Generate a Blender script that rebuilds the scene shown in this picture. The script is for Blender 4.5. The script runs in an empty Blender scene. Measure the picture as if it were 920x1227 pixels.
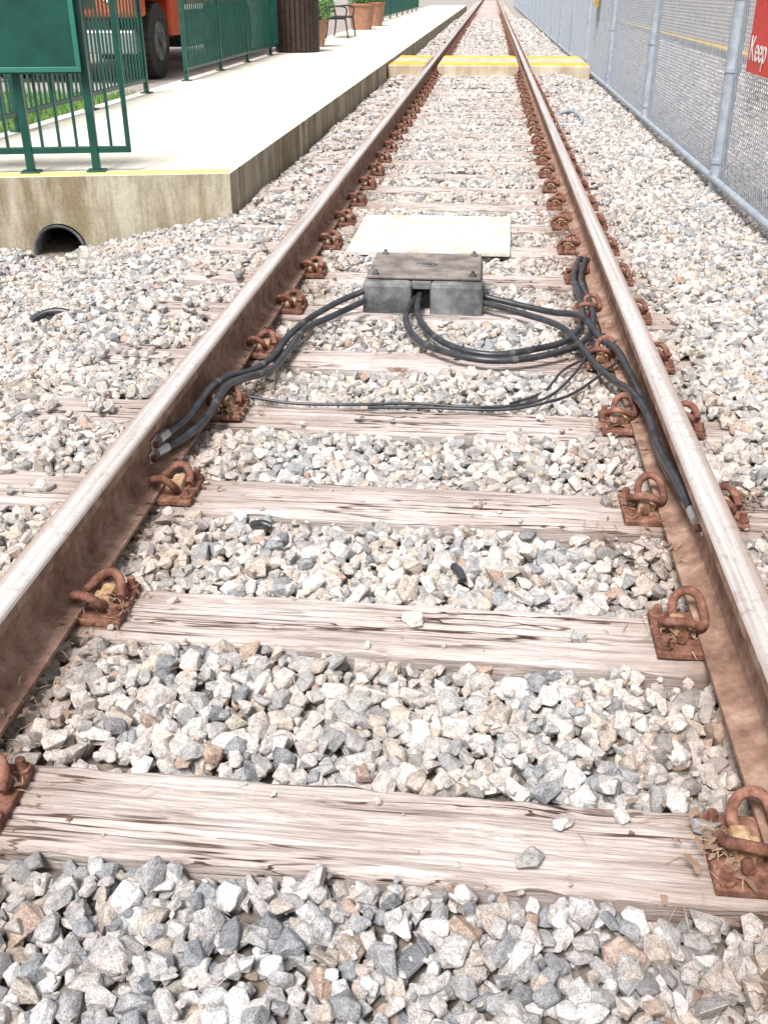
import bpy, bmesh, math, random
import numpy as np
from mathutils import Vector, Matrix, noise, Euler
random.seed(7); rng=np.random.default_rng(7)
scene=bpy.context.scene
COL=scene.collection

# ---------------------------------------------------------------- materials
def ramp(n,stops,interp='LINEAR'):
    cr=n.color_ramp; cr.interpolation=interp
    while len(cr.elements)>1: cr.elements.remove(cr.elements[-1])
    cr.elements[0].position=stops[0][0]; cr.elements[0].color=(*stops[0][1],1)
    for p,c in stops[1:]:
        e=cr.elements.new(p); e.color=(*c,1)
class M:
    def __init__(s,name):
        s.m=bpy.data.materials.new(name); s.m.use_nodes=True
        s.nt=s.m.node_tree; s.b=s.nt.nodes['Principled BSDF']
    def n(s,t,**k):
        x=s.nt.nodes.new(t)
        for a,b in k.items(): setattr(x,a,b)
        return x
    def l(s,a,b): s.nt.links.new(a,b)
    def coord(s,kind='Object',scale=(1,1,1)):
        tc=s.n('ShaderNodeTexCoord'); mp=s.n('ShaderNodeMapping'); mp.inputs['Scale'].default_value=scale
        s.l(tc.outputs[kind],mp.inputs['Vector']); return mp.outputs['Vector']
    def noise(s,vec,scale,detail=5,rough=.6,dist=0):
        x=s.n('ShaderNodeTexNoise'); x.inputs['Scale'].default_value=scale; x.inputs['Detail'].default_value=detail
        x.inputs['Roughness'].default_value=rough; x.inputs['Distortion'].default_value=dist
        s.l(vec,x.inputs['Vector']); return x.outputs['Fac']
    def ramp(s,fac,stops,interp='LINEAR'):
        x=s.n('ShaderNodeValToRGB'); ramp(x,stops,interp); s.l(fac,x.inputs['Fac']); return x.outputs['Color']
    def mix(s,a,b,fac,mode='MIX'):
        x=s.n('ShaderNodeMix',data_type='RGBA',blend_type=mode)
        for v,i in ((fac,0),(a,6),(b,7)):
            if isinstance(v,bpy.types.NodeSocket): s.l(v,x.inputs[i])
            elif i==0: x.inputs[0].default_value=v
            else: x.inputs[i].default_value=(*v,1)
        return x.outputs[2]
    def math(s,op,a,b=0.0,clamp=False):
        x=s.n('ShaderNodeMath',operation=op,use_clamp=clamp)
        for i,v in enumerate((a,b)):
            if isinstance(v,bpy.types.NodeSocket): s.l(v,x.inputs[i])
            else: x.inputs[i].default_value=v
        return x.outputs[0]
    def bump(s,h,strength=.3,dist=.01):
        x=s.n('ShaderNodeBump'); x.inputs['Strength'].default_value=strength; x.inputs['Distance'].default_value=dist
        s.l(h,x.inputs['Height']); s.l(x.outputs['Normal'],s.b.inputs['Normal'])
    def out(s,col=None,rough=.8,metal=0.0,spec=None):
        if col is not None:
            if isinstance(col,bpy.types.NodeSocket): s.l(col,s.b.inputs['Base Color'])
            else: s.b.inputs['Base Color'].default_value=(*col,1)
        if isinstance(rough,bpy.types.NodeSocket): s.l(rough,s.b.inputs['Roughness'])
        else: s.b.inputs['Roughness'].default_value=rough
        s.b.inputs['Metallic'].default_value=metal
        if spec is not None: s.b.inputs['Specular IOR Level'].default_value=spec
        return s.m
def simple(name,c1,c2,scale=8,rough=.6,metal=0,bump=.15,detail=6,lo=.35,hi=.65,bd=.004):
    m=M(name); v=m.coord('Object'); f=m.noise(v,scale,detail)
    c=m.ramp(f,[(lo,c1),(hi,c2)]); m.bump(m.noise(v,scale*6,4),bump,bd)
    return m.out(c,rough,metal)

def mk_stone():
    m=M('stone_ballast'); v=m.coord('Object')
    oi=m.n('ShaderNodeObjectInfo')
    base=m.ramp(oi.outputs['Random'],[(0,(.60,.56,.53)),(.12,(.42,.415,.41)),(.24,(.67,.63,.59)),(.36,(.50,.475,.46)),
        (.46,(.58,.50,.43)),(.53,(.34,.35,.36)),(.61,(.61,.56,.525)),(.70,(.73,.71,.69)),(.79,(.45,.435,.425)),(.86,(.50,.45,.39)),(.92,(.25,.255,.265)),(.97,(.48,.36,.29))],'CONSTANT')
    off=m.n('ShaderNodeVectorMath',operation='ADD'); m.l(v,off.inputs[0])
    cv=m.n('ShaderNodeCombineXYZ'); r10=m.math('MULTIPLY',oi.outputs['Random'],37.0)
    for i in range(3): m.l(r10,cv.inputs[i])
    m.l(cv.outputs[0],off.inputs[1]); vv=off.outputs[0]
    sp=m.noise(vv,3.6,5,.75)
    c=m.mix(base,m.ramp(sp,[(.3,(.48,.46,.45)),(.5,(.95,.95,.95)),(.7,(1.3,1.27,1.24))]),1.0,'MULTIPLY')
    fine=m.noise(vv,20,2,.7)
    c=m.mix(c,m.ramp(fine,[(.38,(.58,.58,.59)),(.5,(1,1,1)),(.64,(1.24,1.22,1.2))]),.85,'MULTIPLY')
    g=m.n('ShaderNodeNewGeometry'); sx=m.n('ShaderNodeSeparateXYZ'); m.l(g.outputs['Position'],sx.inputs[0])
    ax=m.math('ABSOLUTE',sx.outputs[0]); d=m.math('ABSOLUTE',m.math('SUBTRACT',ax,.74))
    k=m.math('MULTIPLY',m.math('SUBTRACT',.30,d,True),2.6,True)
    pn=m.noise(g.outputs['Position'],5,3); k=m.math('MULTIPLY',k,m.math('MULTIPLY',pn,1.3),True)
    c=m.mix(c,(.36,.26,.19),k)
    pk=m.ramp(m.noise(g.outputs['Position'],1.1,4),[(.50,(0,0,0)),(.70,(.5,.5,.5))])
    c=m.mix(c,(.50,.42,.35),pk)
    near_vignette=m.math('MULTIPLY',m.math('SUBTRACT',1.55,sx.outputs[1],True),2.0,True)
    c=m.mix(c,(.86,.88,.91),near_vignette,'MULTIPLY')  # mostly lens vignetting painted into the near stones' colour, partly cleaner grey stone
    m.bump(sp,.35,.1)
    return m.out(c,.9,0,.25)
MAT={}
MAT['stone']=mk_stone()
def mk_ground():
    m=M('gravel_ground'); g=m.n('ShaderNodeNewGeometry'); p=g.outputs['Position']
    vo=m.n('ShaderNodeTexVoronoi'); vo.inputs['Scale'].default_value=17; m.l(p,vo.inputs['Vector'])
    sep=m.n('ShaderNodeSeparateColor'); m.l(vo.outputs['Color'],sep.inputs[0])
    c1=m.ramp(sep.outputs[0],[(0,(.3,.27,.25)),(.3,(.5,.46,.43)),(.6,(.6,.56,.52)),(.85,(.42,.39,.36))])
    c2=m.ramp(m.noise(p,30,6),[(.35,(.12,.10,.085)),(.65,(.27,.23,.19))])
    sx=m.n('ShaderNodeSeparateXYZ'); m.l(p,sx.inputs[0])
    far=m.math('MULTIPLY',m.math('SUBTRACT',sx.outputs[1],18.0),.2,True)
    c=m.mix(c2,c1,far)
    edge=m.ramp(vo.outputs['Distance'],[(0,(1,1,1)),(.6,(.5,.5,.5))])
    c=m.mix(c,edge,m.math('MULTIPLY',far,.7),'MULTIPLY')
    m.bump(m.math('MULTIPLY',vo.outputs['Distance'],-1),.6,.04)
    return m.out(c,.95)
MAT['ground']=mk_ground()
def mk_wood():
    m=M('weathered_wood'); tc=m.n('ShaderNodeTexCoord'); oi=m.n('ShaderNodeObjectInfo')
    cv=m.n('ShaderNodeCombineXYZ'); r=m.math('MULTIPLY',oi.outputs['Random'],23.0)
    m.l(r,cv.inputs[0]); m.l(r,cv.inputs[2])
    ad=m.n('ShaderNodeVectorMath',operation='ADD'); m.l(tc.outputs['Object'],ad.inputs[0]); m.l(cv.outputs[0],ad.inputs[1])
    v=ad.outputs[0]
    wv=m.n('ShaderNodeMapping'); wv.inputs['Scale'].default_value=(1.6,5,5); m.l(v,wv.inputs[0])
    w=m.noise(wv.outputs[0],1.0,2); wy=m.math('MULTIPLY',m.math('SUBTRACT',w,.5),.03)
    kv=m.n('ShaderNodeMapping'); kv.inputs['Scale'].default_value=(1.7,6.5,.01); m.l(v,kv.inputs[0])
    vo=m.n('ShaderNodeTexVoronoi'); vo.inputs['Scale'].default_value=1.0; m.l(kv.outputs[0],vo.inputs['Vector'])
    kd=m.math('ADD',vo.outputs['Distance'],m.math('MULTIPLY',m.math('SUBTRACT',m.noise(v,30,2),.5),.03)); kn=m.math('SUBTRACT',1.0,m.math('MULTIPLY',kd,4.5),True)
    cw=m.n('ShaderNodeCombineXYZ'); m.l(m.math('ADD',wy,m.math('MULTIPLY',kn,.028)),cw.inputs[1])
    a2=m.n('ShaderNodeVectorMath',operation='ADD'); m.l(v,a2.inputs[0]); m.l(cw.outputs[0],a2.inputs[1])
    def st(sx,sy):
        q=m.n('ShaderNodeMapping'); q.inputs['Scale'].default_value=(sx,sy,sy); m.l(a2.outputs[0],q.inputs[0]); return q.outputs[0]
    g1=m.noise(st(2.2,85),1.0,7,.75); g2=m.noise(st(7,300),1.0,3,.7); big=m.noise(st(1.6,6),1.0,5)
    c=m.ramp(g1,[(.30,(.27,.225,.205)),(.42,(.45,.40,.375)),(.53,(.59,.545,.52)),(.70,(.71,.675,.655))])
    c=m.mix(c,m.ramp(g2,[(.35,(.58,.54,.52)),(.52,(1,1,1))]),.75,'MULTIPLY')
    c=m.mix(c,m.ramp(big,[(.35,(.68,.61,.58)),(.6,(1.05,1.03,1.02))]),.8,'MULTIPLY')
    cr=m.noise(st(.9,30),1.0,3,.5); crk=m.math('ABSOLUTE',m.math('SUBTRACT',cr,.5))
    crm=m.ramp(crk,[(.0,(.09,.065,.06)),(.010,(.25,.19,.17)),(.019,(1,1,1))])
    msk=m.ramp(m.noise(st(1.0,5),1.0,3),[(.43,(0,0,0)),(.50,(1,1,1))])
    c=m.mix(c,m.mix((1,1,1),crm,msk),1.0,'MULTIPLY')
    kc=m.ramp(kd,[(.0,(.22,.15,.12)),(.03,(.32,.22,.18)),(.04,(.75,.62,.56)),(.055,(.42,.32,.28)),(.08,(1,1,1))])
    c=m.mix(c,kc,.9,'MULTIPLY')
    sx=m.n('ShaderNodeSeparateXYZ'); g=m.n('ShaderNodeNewGeometry'); m.l(g.outputs['Position'],sx.inputs[0])
    d=m.math('ABSOLUTE',m.math('SUBTRACT',m.math('ABSOLUTE',sx.outputs[0]),.75))
    k=m.math('MULTIPLY',m.math('SUBTRACT',.33,d,True),3.0,True); k=m.math('MULTIPLY',k,m.math('MULTIPLY',m.noise(g.outputs['Position'],9,5),1.6),True)
    c=m.mix(c,(.25,.17,.13),k)
    h=m.math('ADD',m.math('MULTIPLY',g1,.7),m.math('MULTIPLY',g2,.5))
    m.bump(h,.75,.006)
    return m.out(c,.92,0,.15)
MAT['wood']=mk_wood()
def mk_rust(name,c1,c2,c3,sc=25):
    m=M(name); g=m.n('ShaderNodeNewGeometry'); v=g.outputs['Position']
    f=m.noise(v,sc,7,.7); c=m.ramp(f,[(.33,c1),(.5,c2),(.68,c3)]); m.bump(m.noise(v,sc*8,5,.7),.6,.004)
    return m.out(c,.88,0,.25)
MAT['rust']=mk_rust('rusty_steel',(.075,.037,.028),(.20,.09,.062),(.36,.20,.145),30)
MAT['rustrail']=mk_rust('rail_rust',(.16,.092,.068),(.28,.17,.125),(.44,.31,.245),14)
MAT['casting']=mk_rust('ochre_casting',(.20,.10,.055),(.42,.27,.15),(.62,.50,.37),30)
def mk_head():
    m=M('rail_head_steel'); g=m.n('ShaderNodeNewGeometry'); mp=m.n('ShaderNodeMapping'); mp.inputs['Scale'].default_value=(70,.9,20)
    m.l(g.outputs['Position'],mp.inputs[0]); f=m.noise(mp.outputs[0],1.0,5,.6)
    c=m.ramp(f,[(.34,(.50,.43,.39)),(.45,(.66,.62,.59)),(.6,(.78,.76,.75))])
    sx=m.n('ShaderNodeSeparateXYZ'); m.l(g.outputs['Position'],sx.inputs[0])
    d=m.math('SUBTRACT',m.math('ABSOLUTE',sx.outputs[0]),.745)
    d=m.math('ADD',m.math('ABSOLUTE',d),m.math('MULTIPLY',m.math('SUBTRACT',m.noise(mp.outputs[0],.25,4),.5),.03))
    side=m.math('MULTIPLY',m.math('SUBTRACT',d,.016,True),60.0,True)
    c=m.mix(c,(.33,.225,.175),m.math('MULTIPLY',side,.75))
    sp=m.noise(g.outputs['Position'],45,4,.7); c=m.mix(c,m.ramp(sp,[(.34,(.6,.48,.42)),(.46,(1,1,1))]),.5,'MULTIPLY')
    ro=m.math('ADD',m.math('MULTIPLY',side,.35),.36)
    m.bump(f,.08,.002)
    return m.out(c,ro,.35)
MAT['head']=mk_head()
def mk_concrete(name,c1,c2,stain,ss=.0,fn=60):
    m=M(name); g=m.n('ShaderNodeNewGeometry'); p=g.outputs['Position']
    c=m.ramp(m.noise(p,1.6,8,.65),[(.35,c1),(.62,c2)])
    fine=m.noise(p,fn,4,.7); c=m.mix(c,m.ramp(fine,[(.35,(.8,.8,.8)),(.6,(1.06,1.06,1.06))]),.8,'MULTIPLY')
    mp=m.n('ShaderNodeMapping'); mp.inputs['Scale'].default_value=(5,5,.8); m.l(p,mp.inputs[0])
    st=m.ramp(m.noise(mp.outputs[0],1,6,.7),[(.42,stain),(.6,(1,1,1))]); 
    c=m.mix(c,st,ss,'MULTIPLY'); m.bump(fine,.3,.004)
    return m.out(c,.9,0,.2)
MAT['plat']=mk_concrete('platform_concrete',(.72,.68,.58),(.82,.79,.71),(.84,.80,.70),.45)
MAT['platside']=mk_concrete('platform_side_concrete',(.42,.39,.30),(.62,.58,.47),(.46,.38,.27),.85)
MAT['board']=mk_concrete('white_board',(.70,.66,.61),(.80,.77,.73),(.62,.50,.40),.6)
MAT['yellow']=mk_concrete('yellow_paint',(.70,.46,.05),(.80,.57,.09),(.7,.6,.45),.5)
MAT['fyellow']=mk_concrete('faded_yellow_paint',(.74,.60,.18),(.80,.72,.36),(.8,.75,.6),.5)
MAT['tan']=mk_concrete('tan_timber',(.56,.48,.35),(.68,.60,.48),(.6,.5,.4),.6)
MAT['asphalt']=mk_concrete('asphalt_lot',(.30,.27,.25),(.42,.37,.34),(.75,.72,.7),.5,25)
MAT['boxc']=simple('weathered_box_casting',(.06,.065,.07),(.25,.255,.26),9,.75,0,.7,9,.38,.66)
MAT['boxtop']=simple('weathered_box_lid',(.13,.11,.10),(.32,.28,.25),9,.8,0,.7,10,.38,.66)
MAT['rubber']=simple('black_cable_rubber',(.02,.022,.026),(.055,.058,.066),20,.34,0,.1)
MAT['tape']=simple('grey_tape',(.05,.053,.058),(.11,.115,.12),40,.5,0,.1)
MAT['galv']=simple('galvanised_steel',(.34,.40,.46),(.48,.54,.60),12,.5,.3,.1)
MAT['wire']=simple('chain_link_wire',(.30,.33,.37),(.42,.45,.49),12,.5,.2,.1)
MAT['green']=simple('green_paint',(.004,.055,.042),(.008,.085,.064),6,.4,0,.05)
MAT['greenlt']=simple('light_green_paint',(.02,.17,.12),(.04,.21,.16),6,.4,0,.05)
MAT['orange']=simple('orange_paint',(.60,.07,.02),(.70,.11,.03),4,.35,0,.05)
MAT['black']=simple('black_part',(.012,.012,.012),(.03,.03,.03),9,.6,0,.2)
MAT['tyre']=simple('tyre_rubber',(.02,.02,.02),(.05,.048,.045),9,.85,0,.3)
MAT['glass']=simple('dark_glass',(.03,.04,.05),(.05,.06,.07),3,.08,0,0)
MAT['chrome']=simple('steel_trim',(.45,.45,.46),(.6,.6,.6),9,.35,.7,.05)
MAT['brownslat']=simple('dark_brown_slats',(.022,.013,.011),(.05,.028,.022),14,.6,0,.2)
MAT['terracotta']=simple('terracotta',(.28,.13,.08),(.38,.2,.13),8,.85,0,.1)
MAT['leaf']=simple('leaf_green',(.04,.12,.02),(.11,.25,.05),3,.7,0,.05)
MAT['grass']=simple('grass_blade',(.08,.19,.03),(.2,.36,.08),3,.8,0,.05)
MAT['lawn']=simple('lawn_soil',(.09,.15,.04),(.19,.26,.09),5,.95,0,.5)
MAT['red']=simple('red_sign_paint',(.62,.02,.02),(.7,.035,.03),4,.4,0,.02)
MAT['white']=simple('white_paint',(.78,.78,.77),(.82,.82,.81),6,.5,0,.02)
MAT['straw']=simple('dry_straw',(.16,.10,.06),(.42,.31,.21),2,.9,0,.05)
MAT['deadleaf']=simple('dead_leaf',(.10,.06,.042),(.30,.20,.14),4,.9,0,.05)

# ---------------------------------------------------------------- mesh builder
class MB:
    def __init__(s): s.v=[]; s.f=[]; s.mi=[]; s.mats=[]; s.sm=[]
    def mid(s,k):
        if k not in s.mats: s.mats.append(k)
        return s.mats.index(k)
    def add(s,vs,fs,k,smooth=False):
        o=len(s.v); s.v+= [tuple(x) for x in vs]; i=s.mid(k)
        for f in fs: s.f.append(tuple(o+a for a in f)); s.mi.append(i); s.sm.append(smooth)
    def box(s,c,d,k,rot=None,bev=0.0,taper=1.0):
        bm=bmesh.new(); bmesh.ops.create_cube(bm,size=1)
        for v in bm.verts:
            t=taper if v.co.z>0 else 1.0
            v.co=Vector((v.co.x*d[0]*t,v.co.y*d[1]*t,v.co.z*d[2]))
        if bev>0: bmesh.ops.bevel(bm,geom=bm.edges[:],offset=bev,segments=2,affect='EDGES',profile=.5)
        R=Euler(rot).to_matrix() if rot else Matrix.Identity(3)
        C=Vector(c); bm.verts.index_update()
        s.add([R@v.co+C for v in bm.verts],[[v.index for v in f.verts] for f in bm.faces],k); bm.free()
    def cyl(s,a,b,r,k,n=12,r2=None,cap=True,smooth=True):
        a=Vector(a);b=Vector(b);ax=(b-a).normalized(); q=ax.to_track_quat('Z','Y').to_matrix(); r2=r if r2 is None else r2
        vs=[a+q@Vector((r*math.cos(t),r*math.sin(t),0)) for t in [2*math.pi*i/n for i in range(n)]]
        vs+=[b+q@Vector((r2*math.cos(t),r2*math.sin(t),0)) for t in [2*math.pi*i/n for i in range(n)]]
        s.add(vs,[(i,(i+1)%n,n+(i+1)%n,n+i) for i in range(n)],k,smooth)
        if cap: s.add(vs,[tuple(range(n))[::-1],tuple(range(n,2*n))],k)
    def tube(s,pts,r,k,n=10,sub=6):
        P=[Vector(p) for p in pts]; Q=[]
        for i in range(len(P)-1):
            p0=P[max(i-1,0)];p1=P[i];p2=P[i+1];p3=P[min(i+2,len(P)-1)]
            for j in range(sub):
                t=j/sub; Q.append(.5*((2*p1)+(p2-p0)*t+(2*p0-5*p1+4*p2-p3)*t*t+(3*p1-p0-3*p2+p3)*t**3))
        Q.append(P[-1]); vs=[];u=None
        for i,q in enumerate(Q):
            tg=(Q[min(i+1,len(Q)-1)]-Q[max(i-1,0)]).normalized()
            if u is None: u=tg.orthogonal().normalized()
            u=(u-tg*u.dot(tg)).normalized(); w=tg.cross(u)
            vs+=[q+r*(math.cos(2*math.pi*a/n)*u+math.sin(2*math.pi*a/n)*w) for a in range(n)]
        m=len(Q)
        s.add(vs,[(i*n+a,i*n+(a+1)%n,(i+1)*n+(a+1)%n,(i+1)*n+a) for i in range(m-1) for a in range(n)],k,True)
        s.add(vs[:n],[tuple(range(n))[::-1]],k); s.add(vs[-n:],[tuple(range(n))],k)
        return Q
    def prism(s,poly,z0,z1,k,ktop=None):
        n=len(poly); vs=[(x,y,z0) for x,y in poly]+[(x,y,z1) for x,y in poly]
        s.add(vs,[(i,(i+1)%n,n+(i+1)%n,n+i) for i in range(n)],k); s.add(vs,[tuple(range(n))[::-1]],k); s.add(vs,[tuple(range(n,2*n))],ktop or k)
    def mesh(s,name):
        me=bpy.data.meshes.new(name); me.from_pydata(s.v,[],s.f)
        for k in s.mats: me.materials.append(MAT[k])
        me.polygons.foreach_set('material_index',s.mi); me.polygons.foreach_set('use_smooth',s.sm); me.update()
        return me
    def obj(s,name,parent=None,loc=None):
        o=bpy.data.objects.new(name,s.mesh(name)); COL.objects.link(o)
        if parent: o.parent=parent
        if loc: o.location=loc
        bm=bmesh.new(); bm.from_mesh(o.data); bmesh.ops.recalc_face_normals(bm,faces=bm.faces); bm.to_mesh(o.data); bm.free()
        return o
def empty(name,loc=(0,0,0)):
    o=bpy.data.objects.new(name,None); COL.objects.link(o); o.location=loc; o.empty_display_size=.2; return o

# ---------------------------------------------------------------- ground
TIE0,TSP=1.245,.610
def sstep(a,b,x): 
    t=np.clip((x-a)/(b-a),0,1); return t*t*(3-2*t)
def gz(x,y):
    z=-.024+0*x
    z=z-.07*sstep(-1.1,-1.55,x)-.18*sstep(-1.5,-2.6,x)*(1-sstep(20,30,y))
    z=z+.035*sstep(.85,1.05,x)-.06*sstep(1.25,1.8,x)
    z=z+.010*np.sin(x*3.1+y*1.7)+.008*np.sin(x*7.3-y*5.1)
    return z
def add_ground():
    xs=np.unique(np.concatenate([np.linspace(-300,-8,8),np.linspace(-8,8,161),np.linspace(8,300,8)]))
    ys=np.unique(np.concatenate([np.linspace(-60,-1,6),np.linspace(-1,30,260),np.linspace(30,500,14)]))
    X,Y=np.meshgrid(xs,ys); Z=gz(X,Y)-.03
    v=np.stack([X.ravel(),Y.ravel(),Z.ravel()],1); nx=len(xs)
    f=[(j*nx+i,j*nx+i+1,(j+1)*nx+i+1,(j+1)*nx+i) for j in range(len(ys)-1) for i in range(nx-1)]
    me=bpy.data.meshes.new('ground'); me.from_pydata(v.tolist(),[],f); me.materials.append(MAT['ground'])
    o=bpy.data.objects.new('ground',me); COL.objects.link(o)
add_ground()

# ---------------------------------------------------------------- ballast stones
def rock(i):
    bm=bmesh.new(); n=random.randint(12,18); sx,sy,sz=random.uniform(.85,1.25),random.uniform(.68,.98),random.uniform(.52,.82)
    for _ in range(n):
        v=Vector([random.gauss(0,1) for _ in range(3)]).normalized()*random.uniform(.9,1.08)
        v=Vector([math.copysign(abs(c)**.72,c) for c in v])*.92
        bm.verts.new((v.x*sx*.5,v.y*sy*.5,v.z*sz*.5))
    r=bmesh.ops.convex_hull(bm,input=bm.verts)
    bmesh.ops.delete(bm,geom=[g for g in r['geom_interior'] if isinstance(g,bmesh.types.BMVert)],context='VERTS')
    bmesh.ops.dissolve_limit(bm,angle_limit=.25,verts=bm.verts,edges=bm.edges)
    bmesh.ops.bevel(bm,geom=bm.edges[:],offset=.025,segments=1,affect='EDGES')
    bmesh.ops.triangulate(bm,faces=bm.faces)
    bmesh.ops.subdivide_edges(bm,edges=bm.edges[:],cuts=1)
    for v in bm.verts:
        v.co+=v.co.normalized()*(.028*noise.noise(v.co*4+Vector((i*7,0,0)))+.012*noise.noise(v.co*13))
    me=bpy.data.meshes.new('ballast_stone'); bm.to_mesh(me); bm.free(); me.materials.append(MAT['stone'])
    o=bpy.data.objects.new('ballast_stone',me); return o
rc=bpy.data.collections.new('ballast_stones')
NR=30
for i in range(NR): rc.objects.link(rock(i))

def plat_mask(x,y):
    return (x<-1.44)&(x>-9)&(y>6.63+.21*(x+1.48))
P=[];S=[]
def layer(x0,x1,y0,y1,sp,smin,smax,dz,keep=1.0,zj=.006):
    nx=int((x1-x0)/sp); ny=int((y1-y0)/sp)
    X,Y=np.meshgrid(np.linspace(x0,x1,nx),np.linspace(y0,y1,ny)); X=X.ravel(); Y=Y.ravel()
    X=X+rng.uniform(-.5,.5,X.size)*sp; Y=Y+rng.uniform(-.5,.5,X.size)*sp
    k=rng.random(X.size)<keep; X,Y=X[k],Y[k]
    s=smin+(smax-smin)*rng.random(X.size)**1.8
    kk=np.round((Y-TIE0)/TSP); ty=np.abs(Y-(TIE0+kk*TSP)); on=(ty<.1+s*.30)&(np.abs(X)<1.3+s*.3)&(Y>.9)
    Z=gz(X,Y)+dz+rng.uniform(-zj,zj,X.size)
    cover=(X>1.0)&(rng.random(X.size)<.93)
    coverl=(X<-1.0)&(rng.random(X.size)<.12)
    Z=np.where(on&(cover|coverl),np.maximum(Z,.012),Z)
    on=on&~(cover|coverl)
    rail=(np.abs(np.abs(X)-.752)<.075+s*.45); Z=np.where(rail,np.minimum(Z,-.03),Z)
    bx=(X>-.36)&(X<.22)&(Y>4.24)&(Y<4.83)
    bd=(X>-.56)&(X<.36)&(Y>5.28)&(Y<6.32)&(Z>-.02)
    cr=(Y>17.5)&(Y<20.2)&(np.abs(X)<1.9)
    pm=plat_mask(X,Y)
    hole=(np.abs(X+2.6)<.16)&(Y>6.1)&(Y<6.7)
    fov=np.abs(X+.0958*Y-.176)<.42*(Y+.9)+.6
    k=~(on|bx|bd|cr|pm|hole)&fov
    P.append(np.stack([X,Y,Z],1)[k]); S.append(s[k])
layer(-4.5,3.2,.35,6.8,.028,.030,.054,-.012)
layer(-4.5,3.2,.35,6.8,.032,.032,.064,.004,.76,.010)
layer(-4.5,3.2,.35,6.8,.040,.010,.022,.008,.45,.012)
layer(-4.0,3.6,6.8,13,.038,.038,.070,.0)
layer(-4.0,3.6,6.8,13,.055,.040,.072,.012,.65)
layer(-2.4,5,13,28,.06,.055,.095,.0)
layer(-2.4,5,28,50,.13,.10,.16,.0)
P=np.concatenate(P);S=np.concatenate(S)
ex=[(.30,1.19,.045),(.36,1.28,.032),(.46,1.31,.035),(.60,1.29,.055),(.06,1.87,.045),(.43,1.84,.03),(-.5,1.9,.025),(.2,2.45,.03),(.55,2.5,.03),(-.2,3.05,.028),(.4,3.1,.03),(-1.1,3.1,.03),(.1,3.7,.03)]
for (x,y,s) in ex:
    P=np.vstack([P,[x,y,s*.25]]); S=np.append(S,s*1.15)
for kx in range(340):
    k=random.randint(0,20); P=np.vstack([P,[random.uniform(-1.3,1.3),TIE0+TSP*k+random.choice((-1,1))*(.095-abs(random.gauss(0,.035))),.004]]); S=np.append(S,random.uniform(.005,.022))
n=len(P)
R=rng.uniform(0,6.283,(n,3)); R[:,0]=rng.normal(0,.45,n); R[:,1]=rng.normal(0,.45,n)
SC=np.stack([S,S,S],1)*rng.uniform(.85,1.2,(n,3))*1.12
me=bpy.data.meshes.new('track_ballast'); me.vertices.add(n); me.vertices.foreach_set('co',P.ravel())
for nm,arr in (('rot',R),('scl',SC)):
    a=me.attributes.new(nm,'FLOAT_VECTOR','POINT'); a.data.foreach_set('vector',arr.ravel())
a=me.attributes.new('idx','INT','POINT'); a.data.foreach_set('value',rng.integers(0,NR,n).astype(np.int32))
bal=bpy.data.objects.new('track_ballast',me); COL.objects.link(bal)
ng=bpy.data.node_groups.new('ballast_scatter','GeometryNodeTree')
ng.interface.new_socket('Geometry',in_out='INPUT',socket_type='NodeSocketGeometry')
ng.interface.new_socket('Geometry',in_out='OUTPUT',socket_type='NodeSocketGeometry')
gi=ng.nodes.new('NodeGroupInput');go=ng.nodes.new('NodeGroupOutput')
iop=ng.nodes.new('GeometryNodeInstanceOnPoints'); ci=ng.nodes.new('GeometryNodeCollectionInfo')
ci.inputs['Collection'].default_value=rc; ci.inputs['Separate Children'].default_value=True; ci.inputs['Reset Children'].default_value=True
def na(nm,t):
    x=ng.nodes.new('GeometryNodeInputNamedAttribute'); x.data_type=t; x.inputs['Name'].default_value=nm
    return x.outputs['Attribute']
L=ng.links.new
L(gi.outputs[0],iop.inputs['Points']); L(ci.outputs[0],iop.inputs['Instance']); iop.inputs['Pick Instance'].default_value=True
L(na('idx','INT'),iop.inputs['Instance Index']); L(na('rot','FLOAT_VECTOR'),iop.inputs['Rotation']); L(na('scl','FLOAT_VECTOR'),iop.inputs['Scale'])
L(iop.outputs[0],go.inputs[0])
md=bal.modifiers.new('scatter','NODES'); md.node_group=ng

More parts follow.
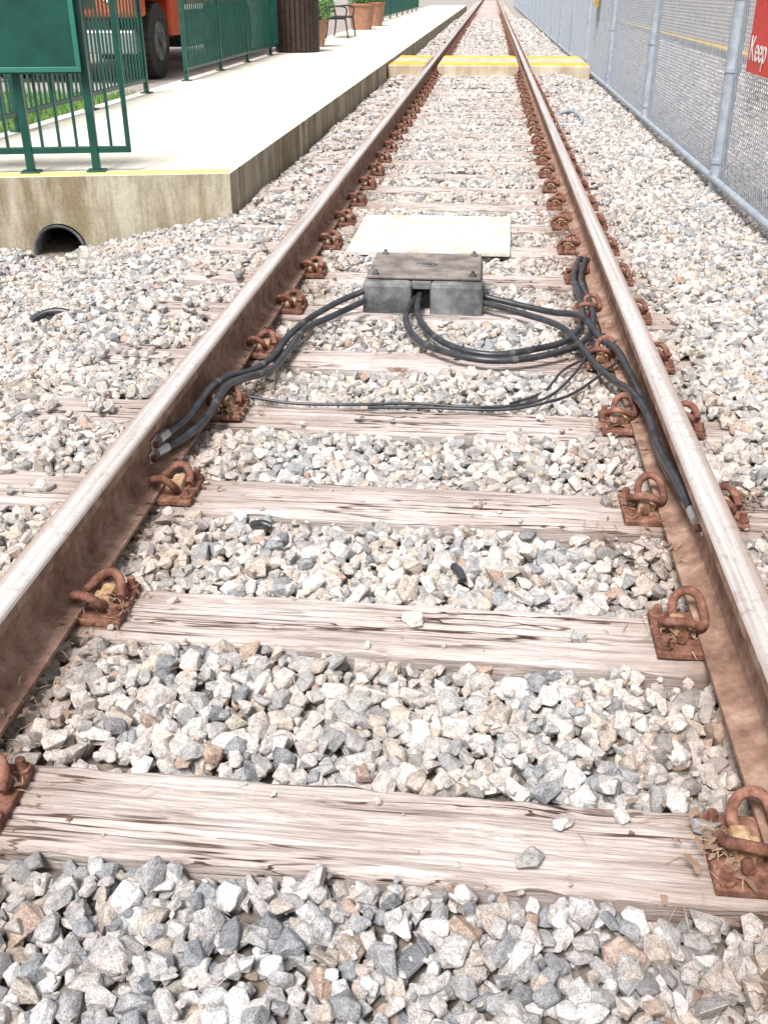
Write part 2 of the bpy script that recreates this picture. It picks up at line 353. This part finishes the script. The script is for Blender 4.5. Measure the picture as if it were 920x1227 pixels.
# ---------------------------------------------------------------- ties
def tie_mesh(seed,nl=200,nt=56):
    rs=random.Random(seed); Lh,W,H=1.3,.10,.16
    cracks=[(rs.uniform(-1.3,.6),rs.uniform(.4,1.4),rs.uniform(-.085,.085),rs.uniform(.006,.015),rs.uniform(.002,.0036),rs.uniform(0,9)) for _ in range(10)]
    sec=[]
    for i in range(5): sec.append((-W,-H+H*.92*i/4,'s'))
    for i in range(nt+1): sec.append((-W+2*W*i/nt,0,'t'))
    for i in range(5): sec.append((W,-H*.08-H*.92*i/4,'s'))
    vs=[]
    for j in range(nl+1):
        x=-Lh+2*Lh*j/nl
        wv=.005*noise.noise(Vector((x*1.5,seed*3,0))); wz=.005*noise.noise(Vector((x*1.1,seed*5,3)))
        for (y,z,t) in sec:
            dz=0
            if t=='t':
                e=W-abs(y); 
                if e<.016: dz-=(.016-e)**2/.016*.9*(1+1.6*noise.noise(Vector((x*9,y*3,seed))))
                dz+=.0018*noise.noise(Vector((x*5,y*90,seed)))+.0012*noise.noise(Vector((x*18,y*200,seed)))
                for (x0,ln,yc,dp,w,ph) in cracks:
                    if x0<x<x0+ln:
                        f=math.sin(math.pi*(x-x0)/ln)**.5; yy=yc+.004*math.sin(x*4+ph)+.002*math.sin(x*13+ph)
                        d=abs(y-yy); 
                        if d<w*2.2: dz-=dp*f*(1-d/(w*2.2))
            yo=wv+.006*noise.noise(Vector((x*14,z*30,seed+ (1 if y>0 else 2))))
            vs.append((x,y+yo,z+dz+wz))
    m=len(sec); fs=[(j*m+i,j*m+i+1,(j+1)*m+i+1,(j+1)*m+i) for j in range(nl) for i in range(m-1)]
    fs.append(tuple(range(m))); fs.append(tuple(range(nl*m,nl*m+m))[::-1])
    me=bpy.data.meshes.new('railroad_tie'); me.from_pydata(vs,[],[f[::-1] for f in fs]); me.materials.append(MAT['wood'])
    return me
tmeshes=[tie_mesh(i*11+3) for i in range(6)]; tfar=[tie_mesh(99+i,30,8) for i in range(2)]

def fastening():
    b=MB()
    b.box((0,0,.009),(.325,.165,.018),'rust',bev=.004)
    for s in (-1,1):
        f=.068
        q=lambda a,y,z:(s*(f+a*.82),y*s*.88,.018+(z-.018)*.8)
        path=[(.05,.062,.036),(.05,.02,.036),(.052,-.03,.036),(.058,-.062,.045),(.05,-.080,.075),(.022,-.086,.094),(-.008,-.076,.085),(-.02,-.048,.06),(-.02,-.012,.048),(-.004,.022,.052),(.03,.046,.078),(.066,.044,.082),(.088,.02,.062),(.092,-.012,.042)]
        b.tube([q(*p) for p in path],.0105,'rust',8,4)
        b.box(q(.05,.002,.032),(.034,.07,.036),'casting',(0,0,.05),bev=.009)
        b.box(q(.026,.0,.026),(.026,.046,.018),'casting',bev=.005)
        for yy in (-.058,.064):
            c=(s*(f+.078),yy*s)
            b.cyl((c[0],c[1],.018),(c[0],c[1],.025),.017,'rust',12)
            b.cyl((c[0],c[1],.025),(c[0],c[1],.045),.011,'rust',8,.009,smooth=False)
    o=b.obj('rail_fastening'); return o
f0=fastening(); fm=f0.data; bpy.data.objects.remove(f0)
def fastlow():
    b=MB(); b.box((0,0,.009),(.33,.165,.018),'rust')
    for s in (-1,1):
        b.tube([(s*.11,.05,.03),(s*.11,-.05,.035),(s*.09,-.07,.085),(s*.055,-.05,.05),(s*.07,.04,.08),(s*.14,.0,.04)],.013,'rust',5,2)
    o=b.obj('x'); m=o.data; bpy.data.objects.remove(o); return m
fl=fastlow()
for k in range(0,190):
    y=TIE0+TSP*k
    near=y<14
    me=tmeshes[[2,0,1,3,4,5][k%6]] if near else tfar[k%2]
    o=bpy.data.objects.new('railroad_tie',me); COL.objects.link(o)
    o.location=(random.uniform(-.03,.03),y,0); o.rotation_euler=(0,0,random.uniform(-.012,.012)+(math.pi if (k//6)%2 else 0))
    if k>1: o.location.z=random.uniform(-.012,.0)
    if y<60:
        for sx in (-.752,.752):
            c=bpy.data.objects.new('tie_plate_with_clips',fm if y<16 else fl); COL.objects.link(c)
            c.parent=o; c.matrix_parent_inverse=o.matrix_basis.inverted()
            c.location=(sx,y+random.uniform(-.012,.012),0.0)

# ---------------------------------------------------------------- rails
def rail(x):
    pr=[(-.07,0),(-.07,.010),(-.03,.020),(-.012,.030),(-.008,.05),(-.008,.115),(-.014,.125),(-.034,.132),(-.036,.138),(-.036,.160),(-.033,.166),(-.027,.170),(-.012,.1715)]
    pr=pr+[(-a,z) for a,z in pr[::-1]]
    n=len(pr); ys=[-3,160]; b=MB()
    vs=[(x+a,y,z+.019) for y in ys for a,z in pr]
    for i in range(n):
        j=(i+1)%n; za=min(pr[i][1],pr[j][1])
        k='head' if za>=.159 else 'rustrail'
        b.add([vs[i],vs[j],vs[n+j],vs[n+i]],[(0,1,2,3)],k,False)
    b.add(vs,[tuple(range(n)),tuple(range(n,2*n))[::-1]],'rustrail')
    return b.obj('steel_rail')
rail(-.752); rail(.752)

# ---------------------------------------------------------------- junction box
jb=empty('track_junction_box',(0,0,0))
def jbox():
    x0,x1,y0,y1=-.33,.197,4.27,4.76; b=MB()
    nc=-.075; w=.04
    b.box(((x0+x1)/2,(y0+y1)/2+.05,.055),(x1-x0-.012,y1-y0-.14,.17),'boxc',bev=.008)
    b.box(((x0+nc-w)/2,y0+.06,.0525),(nc-w-x0,.12,.165),'boxc',bev=.018)
    b.box(((x1+nc+w)/2,y0+.06,.0525),(x1-nc-w,.12,.165),'boxc',bev=.018)
    b.box((nc,y0+.07,.117),(2*w+.004,.08,.032),'boxc',bev=.003)
    b.obj('casing',jb)
    b=MB(); b.box(((x0+x1)/2,(y0+y1)/2+.02,.1455),(x1-x0-.03,y1-y0-.05,.014),'boxtop',bev=.005)
    b.obj('lid',jb)
    b=MB()
    for cx,cy in ((x0+.06,y1-.05),(x1-.05,y1-.05),(x0+.05,y0+.07),(x1-.05,y0+.07)):
        b.cyl((cx,cy,.150),(cx,cy,.163),.016,'boxc',10); b.cyl((cx,cy,.163),(cx,cy,.176),.008,'boxc',6)
    b.tube([( -.066+.045*math.cos(t),4.53+.035*math.sin(t),.154) for t in [i*math.pi/6 for i in range(13)]],.004,'boxc',6,2)
    for yy,l in ((4.53,.05),(4.545,.034),(4.515,.034)): b.box((-.066,yy,.155),(l,.006,.006),'boxc')
    b.box((nc,y0+.13,.04),(.08,.01,.12),'black')
    b.obj('bolts_and_badge',jb)
jbox()
b=MB(); b.prism([(-.54,5.30),(-.1,5.325),(.33,5.34),(.34,5.8),(.345,6.30),(-.54,6.28)],.006,.022,'board'); b.obj('white_cover_board')

# ---------------------------------------------------------------- cables
OUT={
'A1':[(-.323,4.25,.10),(-.425,4.176,.07),(-.525,4.0,.045),(-.568,3.757,.045),(-.584,3.5,.045),(-.63,3.33,.05),(-.67,3.18,.085),(-.69,3.0,.10),(-.705,2.78,.09),(-.735,2.60,.10)],
'A2':[(-.315,4.2,.07),(-.425,4.045,.05),(-.523,3.887,.035),(-.545,3.635,.03),(-.565,3.4,.035),(-.625,3.22,.065),(-.645,3.05,.095),(-.665,2.88,.06),(-.69,2.72,.06),(-.735,2.57,.07)],
'B1':[(-.081,4.36,.08),(-.079,4.12,.05),(-.012,3.88,.04),(.095,3.717,.035),(.239,3.661,.03),(.40,3.726,.035),(.536,3.861,.035),(.61,4.12,.04),(.62,4.4,.06),(.615,4.70,.06),(.655,4.95,.09),(.70,5.12,.05),(.80,5.22,.01)],
'B2':[(-.095,4.36,.06),(-.125,4.07,.04),(-.05,3.80,.03),(.10,3.63,.035),(.25,3.58,.035),(.41,3.64,.035),(.575,3.80,.035),(.65,4.05,.045),(.655,4.35,.06),(.645,4.68,.06),(.69,4.98,.08),(.72,5.15,.04),(.8,5.26,.0)],
'C1':[(.18,4.34,.07),(.346,4.282,.05),(.487,4.20,.045),(.60,4.04,.075),(.655,3.80,.06),(.69,3.58,.09),(.715,3.35,.075),(.720,3.05,.085),(.720,2.7,.07),(.728,2.42,.09),(.738,2.30,.10)],
'C2':[(.18,4.31,.05),(.38,4.17,.04),(.52,4.0,.04),(.585,3.74,.035),(.62,3.54,.04),(.665,3.35,.05),(.695,3.18,.08),(.712,2.95,.10),(.712,2.7,.095),(.715,2.45,.12),(.735,2.22,.11)],
'D1':[(-.604,3.156,.025),(-.441,3.138,.012),(-.24,3.14,.014),(-.017,3.18,.01),(.155,3.16,.012),(.325,3.2,.01),(.443,3.304,.01),(.545,3.53,.02),(.62,3.76,.035),(.68,3.9,.05)],
'D2':[(-.18,3.12,.014),(.043,3.142,.012),(.268,3.146,.012),(.411,3.2,.02),(.53,3.32,.02),(.66,3.5,.05),(.72,3.56,.07)],
'D3':[(.30,3.20,.014),(.42,3.36,.0),(.50,3.56,.012),(.60,3.66,.035),(.70,3.70,.09)]}
pc=empty('power_cable_set'); b=MB()
for k,v in OUT.items():
    Q=b.tube(v,.0135 if k[0]!='D' else .0055,'rubber',10,8)
    if k[0] in 'AB':
        for i in range(18,len(Q)-10,17): b.cyl(Q[i],Q[i]+(Q[i+1]-Q[i]).normalized()*.022,.0147,'tape',10)
b.obj('rubber_cables',pc)
b=MB()
for k in ('A1','A2','C1','C2'):
    e=Vector(OUT[k][-1]); d=(e-Vector(OUT[k][-2])).normalized(); s=1 if e.x>0 else -1
    b.cyl(e-d*.05,e+d*.005,.0155,'chrome',12)
    b.box((s*.741,e.y-.025,e.z),(.008,.06,.034),'chrome',bev=.003); b.cyl((s*.737,e.y-.04,e.z),(s*.722,e.y-.04,e.z),.010,'rust',6)
b.obj('cable_lugs',pc)
b=MB(); b.tube([(-.40,2.30,-.005),(-.37,2.29,.006),(-.345,2.285,0)],.011,'rubber',10); b.obj('rubber_hose_offcut')
b=MB(); b.tube([(.145,2.13,-.002),(.16,2.10,.002),(.17,2.07,-.005)],.010,'rubber',10); b.obj('rubber_hose_offcut')
b=MB(); b.tube([(-1.90,4.36,-.11),(-1.84,4.41,-.085),(-1.76,4.43,-.085),(-1.70,4.41,-.11)],.017,'rubber',8); b.obj('rubber_hose_offcut')
b=MB(); b.tube([(.93,12.1,.0),(1.10,11.9,.06),(1.16,11.3,.06),(1.10,10.9,.04),(.86,11.0,.02)],.02,'galv',8); b.obj('conduit_pipe')

# ---------------------------------------------------------------- platform
b=MB(); poly=[(-1.48,6.67),(-1.48,75),(-3.85,75),(-3.85,8.2),(-9,7.1),(-9,5.1)]
b.prism(poly,-.6,.19,'platside','plat'); pl=b.obj('station_platform')
d=Vector((.2055,-.9787,0)); nrm=d
hc=Vector((-2.6,6.435,-.275))
c=MB(); c.cyl(hc+nrm*.3,hc-nrm*1.4,.17,'black',32,smooth=False); co=c.obj('cutter')
mod=pl.modifiers.new('b','BOOLEAN'); mod.object=co; mod.solver='EXACT'
bpy.context.view_layer.update(); dg=bpy.context.evaluated_depsgraph_get(); nm=bpy.data.meshes.new_from_object(pl.evaluated_get(dg)); pl.modifiers.clear(); pl.data=nm
bpy.data.objects.remove(co)
b=MB()
q=nrm.to_track_quat('Z','Y').to_matrix(); vs=[];N=32
for r,o in ((.168,.03),(.15,.03),(.15,-1.2),(.168,-1.2)):
    vs+=[hc+nrm*o+q@Vector((r*math.cos(2*math.pi*i/N),r*math.sin(2*math.pi*i/N),0)) for i in range(N)]
b.add(vs,[(j*N+i,j*N+(i+1)%N,(j+1)*N+(i+1)%N,(j+1)*N+i) for j in range(3) for i in range(N)],'boxc',True); b.cyl(hc-nrm*1.15,hc-nrm*1.18,.16,'black',24); b.obj('culvert_pipe')
b=MB(); b.prism([(-1.50,6.69),(-1.50,6.83),(-9,5.27),(-9,5.13)],.19,.195,'fyellow'); b.obj('platform_edge_stripe')
b=MB(); b.prism([(-3.87,8.2),(-3.87,12.4),(-40,12.4),(-40,6.0),(-9,7.1)],-.4,.14,'lawn'); b.obj('grass_verge')
b=MB(); b.prism([(-3.87,12.4),(-3.87,75),(-60,75),(-60,12.4)],-.4,.145,'asphalt'); b.obj('parking_lot')
b=MB()
for i in range(14000):
    x=random.uniform(-9,-3.9); y=random.uniform(7.9+.21*(x+3.87),12.4); h=random.uniform(.04,.1); a=random.uniform(0,6.3); w=.006
    tx,ty=random.uniform(-.04,.04),random.uniform(-.04,.04)
    b.add([(x-w*math.cos(a),y-w*math.sin(a),.14),(x+w*math.cos(a),y+w*math.sin(a),.14),(x+tx,y+ty,.14+h)],[(0,1,2)],'grass')
b.obj('grass')
b=MB(); b.prism([(5.0,-5),(60,-5),(60,120),(5.0,120)],-.3,.10,'asphalt'); b.obj('asphalt_lot')
b=MB(); b.prism([(5.02,-5),(5.5,-5),(5.5,120),(5.02,120)],.10,.106,'yellow'); b.obj('yellow_line')

# crossing
cw=empty('pedestrian_crossing')
for nm_,x0,x1 in (('panel_left',-1.46,-.84),('panel_centre',-.66,.66),('panel_right',.84,1.80)):
    b=MB(); b.box(((x0+x1)/2,18.9,.03),(x1-x0,2.4,.24),'tan',bev=.02); b.box(((x0+x1)/2,17.98,.1535),(x1-x0-.05,.5,.012),'yellow'); b.box(((x0+x1)/2,19.82,.1535),(x1-x0-.05,.5,.012),'yellow')
    for i in range(5): b.box(((x0+x1)/2,18.36+.27*i,.152),(x1-x0-.05,.24,.009),'tan',bev=.002)
    b.obj(nm_,cw)

# ---------------------------------------------------------------- green fences
def green_fence(name,p0,p1,posts,z=.19,h=1.06,zb=.14):
    e=empty(name); p0=Vector((*p0,0));p1=Vector((*p1,0)); d=p1-p0; L_=d.length; u=d/L_; ang=math.atan2(u.y,u.x)
    b=MB(); 
    for zz in (z+zb,z+h): b.box((*((p0+p1)/2).xy,zz),(L_,.035,.04),'green',(0,0,ang),.004)
    b.obj('rails',e); b=MB(); n=int(L_/.105)
    for i in range(1,n):
        c=p0+u*(i*L_/n); b.box((c.x,c.y,z+(zb+h)/2),(.018,.018,h-zb-.04),'green',(0,0,ang))
    b.obj('pickets',e); b=MB()
    for t in posts:
        c=p0+u*t; b.box((c.x,c.y,z+h/2+.02),(.05,.05,h+.04),'green',(0,0,ang),.004); b.box((c.x,c.y,z+.008),(.12,.12,.016),'green',(0,0,ang),.003)
        b.box((c.x,c.y,z+h+.05),(.062,.062,.02),'green',(0,0,ang),.004)
    b.obj('posts',e)
    return e
gf=green_fence('green_railing',(-2.15,6.70),(-3.75,6.364),[.22,.64,1.4])
green_fence('green_railing',(-3.75,6.9),(-3.72,12.1),[0.05,1.7,3.4,5.15])
green_fence('green_railing',(-3.72,13.7),(-3.72,25),[.05,1.9,3.7,5.6,7.5,9.4,11.2])
green_fence('green_railing',(-3.72,34),(-3.72,60),[.05,3,6,9,12,15,18,21,24])
b=MB(); u=Vector((-1.6,-.336,0)).normalized(); a=math.atan2(u.y,u.x); b.box((-2.15,6.70,.19+.6),(.03,.03,.96),'green',(0,0,a)); b.obj('end_bar',gf)
sg=empty('green_information_sign')
b=MB(); c0=Vector((-2.36,6.60,0)); c1=c0+u*1.1; mid=(c0+c1)/2
b.box((mid.x,mid.y,1.14),(1.1,.03,.70),'green',(0,0,a),.004); b.obj('panel',sg)
b=MB(); nn=Vector((-u.y,u.x,0)); nn=nn if nn.y<0 else -nn
fm_=mid+nn*.02
b.box((fm_.x,fm_.y,.815),(1.1,.014,.03),'greenlt',(0,0,a),.003); b.box((fm_.x,fm_.y,1.47),(1.1,.014,.03),'greenlt',(0,0,a),.003)
for t in (.015,1.085):
    q_=c0+u*t+nn*.02; b.box((q_.x,q_.y,1.14),(.03,.014,.62),'greenlt',(0,0,a),.003)
b.obj('frame',sg)

# ---------------------------------------------------------------- chain link fence
FX=1.85
cf=empty('chain_link_fence'); b=MB(); ys=[3.9+3.8*i for i in range(-1,22)]
for i,y in enumerate(ys):
    b.cyl((FX,y,-.2),(FX,y,2.0),.05,'galv',14)
    b.cyl((FX,y,2.0),(FX,y,2.03),.055,'galv',14,.02)
    for zz in (.15,.75,1.2,1.75): b.cyl((FX,y,zz),(FX,y,zz+.03),.057,'galv',14)
    if i in (2,4,7): b.cyl((FX+.02,y+.16,-.2),(FX+.02,y+.16,2.0),.04,'galv',14)
b.obj('posts',cf)
b=MB(); b.cyl((FX-.03,ys[0],.05),(FX-.03,ys[-1],.05),.024,'galv',10); b.cyl((FX-.03,ys[0],1.93),(FX-.03,ys[-1],1.93),.021,'galv',10); b.obj('rails',cf)
b=MB(); ZA,ZB=.03,1.92; H_=ZB-ZA; pitch=.052; ya=ys[0]; yb=ys[-1]
def wire(p,q,r,m='wire'):
    p=Vector(p);q=Vector(q); d=(q-p).normalized(); s=Vector((1,0,0)); t=d.cross(s)
    vs=[p+s*r,p-s*.5*r+t*r*.87,p-s*.5*r-t*r*.87,q+s*r,q-s*.5*r+t*r*.87,q-s*.5*r-t*r*.87]
    b.add(vs,[(0,1,4,3),(1,2,5,4),(2,0,3,5)],m)
y=ya-H_
while y<45:
    wire((FX,y,ZA),(FX,y+H_,ZB),.0026); wire((FX+.005,y+H_,ZA),(FX+.005,y,ZB),.0026); y+=pitch
while y<yb:
    wire((FX,y,ZA),(FX,y+H_,ZB),.0036); wire((FX+.004,y+H_,ZA),(FX+.004,y,ZB),.0036); y+=pitch*2
b.obj('mesh',cf)
rs=empty('red_warning_sign'); b=MB(); b.box((FX-.06,6.64,1.18),(.006,.80,.76),'red',bev=.002); b.obj('plate',rs)
def text(s,loc,size,par,mat):
    cu=bpy.data.curves.new('lettering','FONT'); cu.body=s; cu.size=size; cu.extrude=.001; cu.align_x='LEFT'
    o=bpy.data.objects.new('lettering',cu); COL.objects.link(o); o.parent=par; o.location=loc
    o.rotation_euler=Matrix(((0,0,-1),(-1,0,0),(0,1,0))).to_euler(); cu.materials.append(MAT[mat])
text('NOTICE',(FX-.066,6.93,1.36),.16,rs,'white'); text('Keep off',(FX-.066,7.0,.87),.20,rs,'white')
ys_=empty('yellow_caution_sign'); b=MB(); b.box((FX-.06,17.6,1.30),(.006,.6,.6),'yellow'); b.obj('plate',ys_); text('CAUTION',(FX-.066,17.85,1.4),.1,ys_,'black')

# ---------------------------------------------------------------- platform furniture
def barrel(name,x,y,r,h):
    e=empty(name); b=MB(); n=28
    for i in range(n):
        t=2*math.pi*i/n; b.box((x+r*math.cos(t),y+r*math.sin(t),.19+h/2),(.03,r*.19,h-.06),'brownslat',(0,0,t),.004)
    b.obj('slats',e); b=MB(); b.cyl((x,y,.20),(x,y,.19+h-.05),r-.03,'black',24)
    b.cyl((x,y,.19+h-.04),(x,y,.19+h),r+.02,'brownslat',28); b.cyl((x,y,.19+h),(x,y,.19+h+.14),r*.9,'brownslat',28,r*.45); b.cyl((x,y,.19),(x,y,.23),r+.005,'black',28); b.obj('liner_and_lid',e)
barrel('litter_bin',-3.42,20.4,.40,1.02)
def planter(name,x,y,r,h,fol,mat='terracotta'):
    e=empty(name); b=MB(); b.cyl((x,y,.19),(x,y,.19+h),r*.75,mat,20,r); b.cyl((x,y,.19+h),(x,y,.19+h+.05),r*1.08,mat,20); b.obj('pot',e)
    b=MB()
    for _ in range(1400):
        v=Vector([random.gauss(0,1) for _ in range(3)]).normalized()*random.random()**.4; k=1+.3*noise.noise(v*2+Vector((x,y,0)))
        p=Vector((x,y,.19+h+fol*.6))+Vector((v.x*fol*k,v.y*fol*k,v.z*fol*.8*k)); s=.03
        d1=Vector([random.uniform(-1,1) for _ in range(3)]).normalized()*s; d2=d1.orthogonal().normalized()*s*.6
        b.add([p-d1,p+d2,p+d1,p-d2],[(0,1,2,3)],'leaf')
    b.obj('foliage',e)
planter('flower_planter',-3.38,22.2,.26,.45,.42)
planter('flower_planter',-3.5,31.5,.38,.62,.4); planter('flower_planter',-3.5,34.5,.38,.62,.45)
be=empty('park_bench'); b=MB(); X,Y=-3.45,26.6
for yy in (Y-.7,Y+.7):
    b.tube([(X+.28,yy,.19),(X+.25,yy,.42),(X+.22,yy,.62)],.02,'black',6); b.tube([(X-.25,yy,.19),(X-.2,yy,.62),(X-.32,yy,1.08)],.02,'black',6); b.tube([(X-.26,yy,.85),(X+.1,yy,.87),(X+.25,yy,.82),(X+.22,yy,.62)],.018,'black',6)
    b.box((X,yy,.61),(.45,.03,.03),'black')
b.obj('iron_frame',be); b=MB()
for i in range(5): b.box((X-.17+.09*i,Y,.635),(.07,1.5,.025),'black',bev=.004)
for i in range(4): b.box((X-.23-.025*i,Y,.75+.1*i),(.02,1.5,.07),'black',(0,-.2,0),.004)
b.obj('slats',be)

# ---------------------------------------------------------------- truck
tr=empty('orange_truck'); g0=.145
def wheel(b,x,y,r,w,s):
    b.cyl((x-w/2,y,g0+r),(x+w/2,y,g0+r),r,'tyre',32)
    for i in range(32):
        t=2*math.pi*i/32; b.box((x,y+(r+.004)*math.cos(t),g0+r+(r+.004)*math.sin(t)),(w*.9,.05,.03),'tyre',(t-math.pi/2,0,0))
    b.cyl((x+s*w/2,y,g0+r),(x+s*(w/2+.015),y,g0+r),r*.52,'boxc',20); b.cyl((x+s*w/2,y,g0+r),(x+s*(w/2+.07),y,g0+r),r*.2,'boxc',12)
b=MB(); XL,XR=-6.65,-4.32
for yy in (14.75,18.9,20.2):
    wheel(b,XR-.20,yy,.47,.36,1); wheel(b,XL+.20,yy,.47,.36,-1)
b.obj('wheels',tr); b=MB()
for xx in (-5.9,-5.1): b.box((xx,17.4,g0+.68),(.1,7.4,.2),'black',bev=.01)
b.box((-5.48,14.75,g0+.47),(1.9,.12,.12),'black'); b.box((-5.48,19.5,g0+.47),(1.9,.12,.12),'black')
b.box((XR-.2,16.7,g0+.55),(.5,1.2,.45),'black',bev=.08); b.box((-5.48,13.75,g0+.5),(2.3,.16,.28),'chrome',bev=.03)
b.box((-5.48,14.6,g0+.72),(1.5,1.5,.35),'black')
b.obj('chassis',tr); b=MB()
b.box((-5.48,14.05,g0+1.15),(2.3,.5,.75),'orange',bev=.06); b.box((-5.48,15.75,g0+1.05),(2.3,.75,1.1),'orange',bev=.05)
b.box((-5.48,14.85,g0+1.40),(2.3,2.0,.72),'orange',bev=.05); b.box((-5.48,15.1,g0+2.15),(2.2,1.9,1.1),'orange',bev=.12,taper=.94)
b.box((XR-.02,14.75,g0+1.03),(.10,1.25,.09),'orange',bev=.02)
b.obj('cab',tr); b=MB(); b.box((-5.48,14.13,g0+2.2),(1.9,.03,.65),'glass',(-.05,0,0)); b.box((XR-.065,15.1,g0+2.15),(.03,1.2,.6),'glass',(0,-.06,0)); b.box((XL+.065,15.1,g0+2.15),(.03,1.2,.6),'glass',(0,.06,0)); b.box((-5.48,13.785,g0+1.1),(1.2,.02,.4),'black'); 
for xx in (-6.3,-4.65): b.cyl((xx,13.81,g0+1.05),(xx,13.77,g0+1.05),.1,'white',16)
b.obj('glazing_and_lights',tr); b=MB(); b.box((-5.48,18.8,g0+1.55),(2.35,5.0,1.3),'orange',bev=.05)
for i in range(9): b.box((XR+.03,16.5+i*.57,g0+1.55),(.06,.08,1.25),'orange',bev=.01)
b.obj('body',tr)

# ---------------------------------------------------------------- litter near rails
b=MB()
def bit(x,y,z,leaf,big=1.0):
    a=random.uniform(0,6.3); l=random.uniform(.006,.026); w=random.uniform(.0005,.0016); h=random.uniform(-.006,.012); mt='straw'
    if leaf: l=random.uniform(.005,.012)*big; w=l*.55; mt='deadleaf'
    dx,dy=math.cos(a)*l,math.sin(a)*l; nx,ny=-math.sin(a)*w,math.cos(a)*w
    b.add([(x-dx-nx*.4,y-dy-ny*.4,z),(x-dx+nx*.4,y-dy+ny*.4,z),(x+nx,y+ny,z+abs(h)),(x-nx,y-ny,z+abs(h))],[(0,1,2,3)],mt)
    b.add([(x-nx,y-ny,z+abs(h)),(x+nx,y+ny,z+abs(h)),(x+dx,y+dy,z+h)],[(0,1,2)],mt)
for i in range(8500):
    s=random.choice((-1,1)); x=s*(.752+random.choice((-1,-1,1))*(.05+abs(random.gauss(.04,.09)))); y=random.uniform(.8,9)
    if noise.noise(Vector((x*2,y*2.5,0)))<-.05: continue
    z=.034 if abs(abs(x)-.752)<.072 else .0
    leaf=i%4==0
    if i%9==0: x=random.uniform(-1.6,1.3); leaf=False
    bit(x,y,z+random.uniform(-.012,.012),leaf)
for k in range(12):
    for s in (-1,1):
        for side in (-1,1):
            if random.random()<.25: continue
            cx=s*.752+side*random.uniform(.08,.17); cy=TIE0+TSP*k+random.uniform(-.09,.09); m_=random.randint(30,110)
            for _ in range(m_):
                r=abs(random.gauss(0,.035)); t=random.uniform(0,6.3)
                bit(cx+r*math.cos(t),cy+r*math.sin(t),.022+random.uniform(0,.02)*(1-min(r/.07,1)),random.random()<.5,1.1)
b.obj('dry_plant_litter')

# ---------------------------------------------------------------- light & camera
w=bpy.data.worlds.new('World'); scene.world=w; w.use_nodes=True; nt=w.node_tree; bg=nt.nodes['Background']
sk=nt.nodes.new('ShaderNodeTexSky'); sk.sky_type='NISHITA'; sk.sun_disc=False; sk.sun_elevation=math.radians(58); sk.sun_rotation=math.radians(200); sk.dust_density=4; sk.air_density=1.0
hs=nt.nodes.new('ShaderNodeHueSaturation'); hs.inputs['Saturation'].default_value=.2
nt.links.new(sk.outputs[0],hs.inputs['Color']); nt.links.new(hs.outputs[0],bg.inputs['Color']); bg.inputs['Strength'].default_value=.15
sd=bpy.data.lights.new('sun','SUN'); sd.energy=4.8; sd.angle=math.radians(18); sd.color=(1,.96,.94)
so=bpy.data.objects.new('sun',sd); COL.objects.link(so)
el,az=math.radians(58),math.radians(200)
dirv=Vector((math.sin(az)*math.cos(el),math.cos(az)*math.cos(el),math.sin(el))); so.rotation_euler=dirv.to_track_quat('Z','Y').to_euler()
cd=bpy.data.cameras.new('camera'); cam=bpy.data.objects.new('camera',cd); COL.objects.link(cam); scene.camera=cam
cd.sensor_fit='VERTICAL'; cd.sensor_height=36; cd.lens=35.0; cd.clip_end=1500; cd.clip_start=.02
cam.location=(.176,0,1.27); cam.rotation_euler=(math.radians(90-27.8),0,math.radians(5.5))
scene.view_settings.view_transform='Standard'; scene.view_settings.look='None'; scene.view_settings.exposure=0
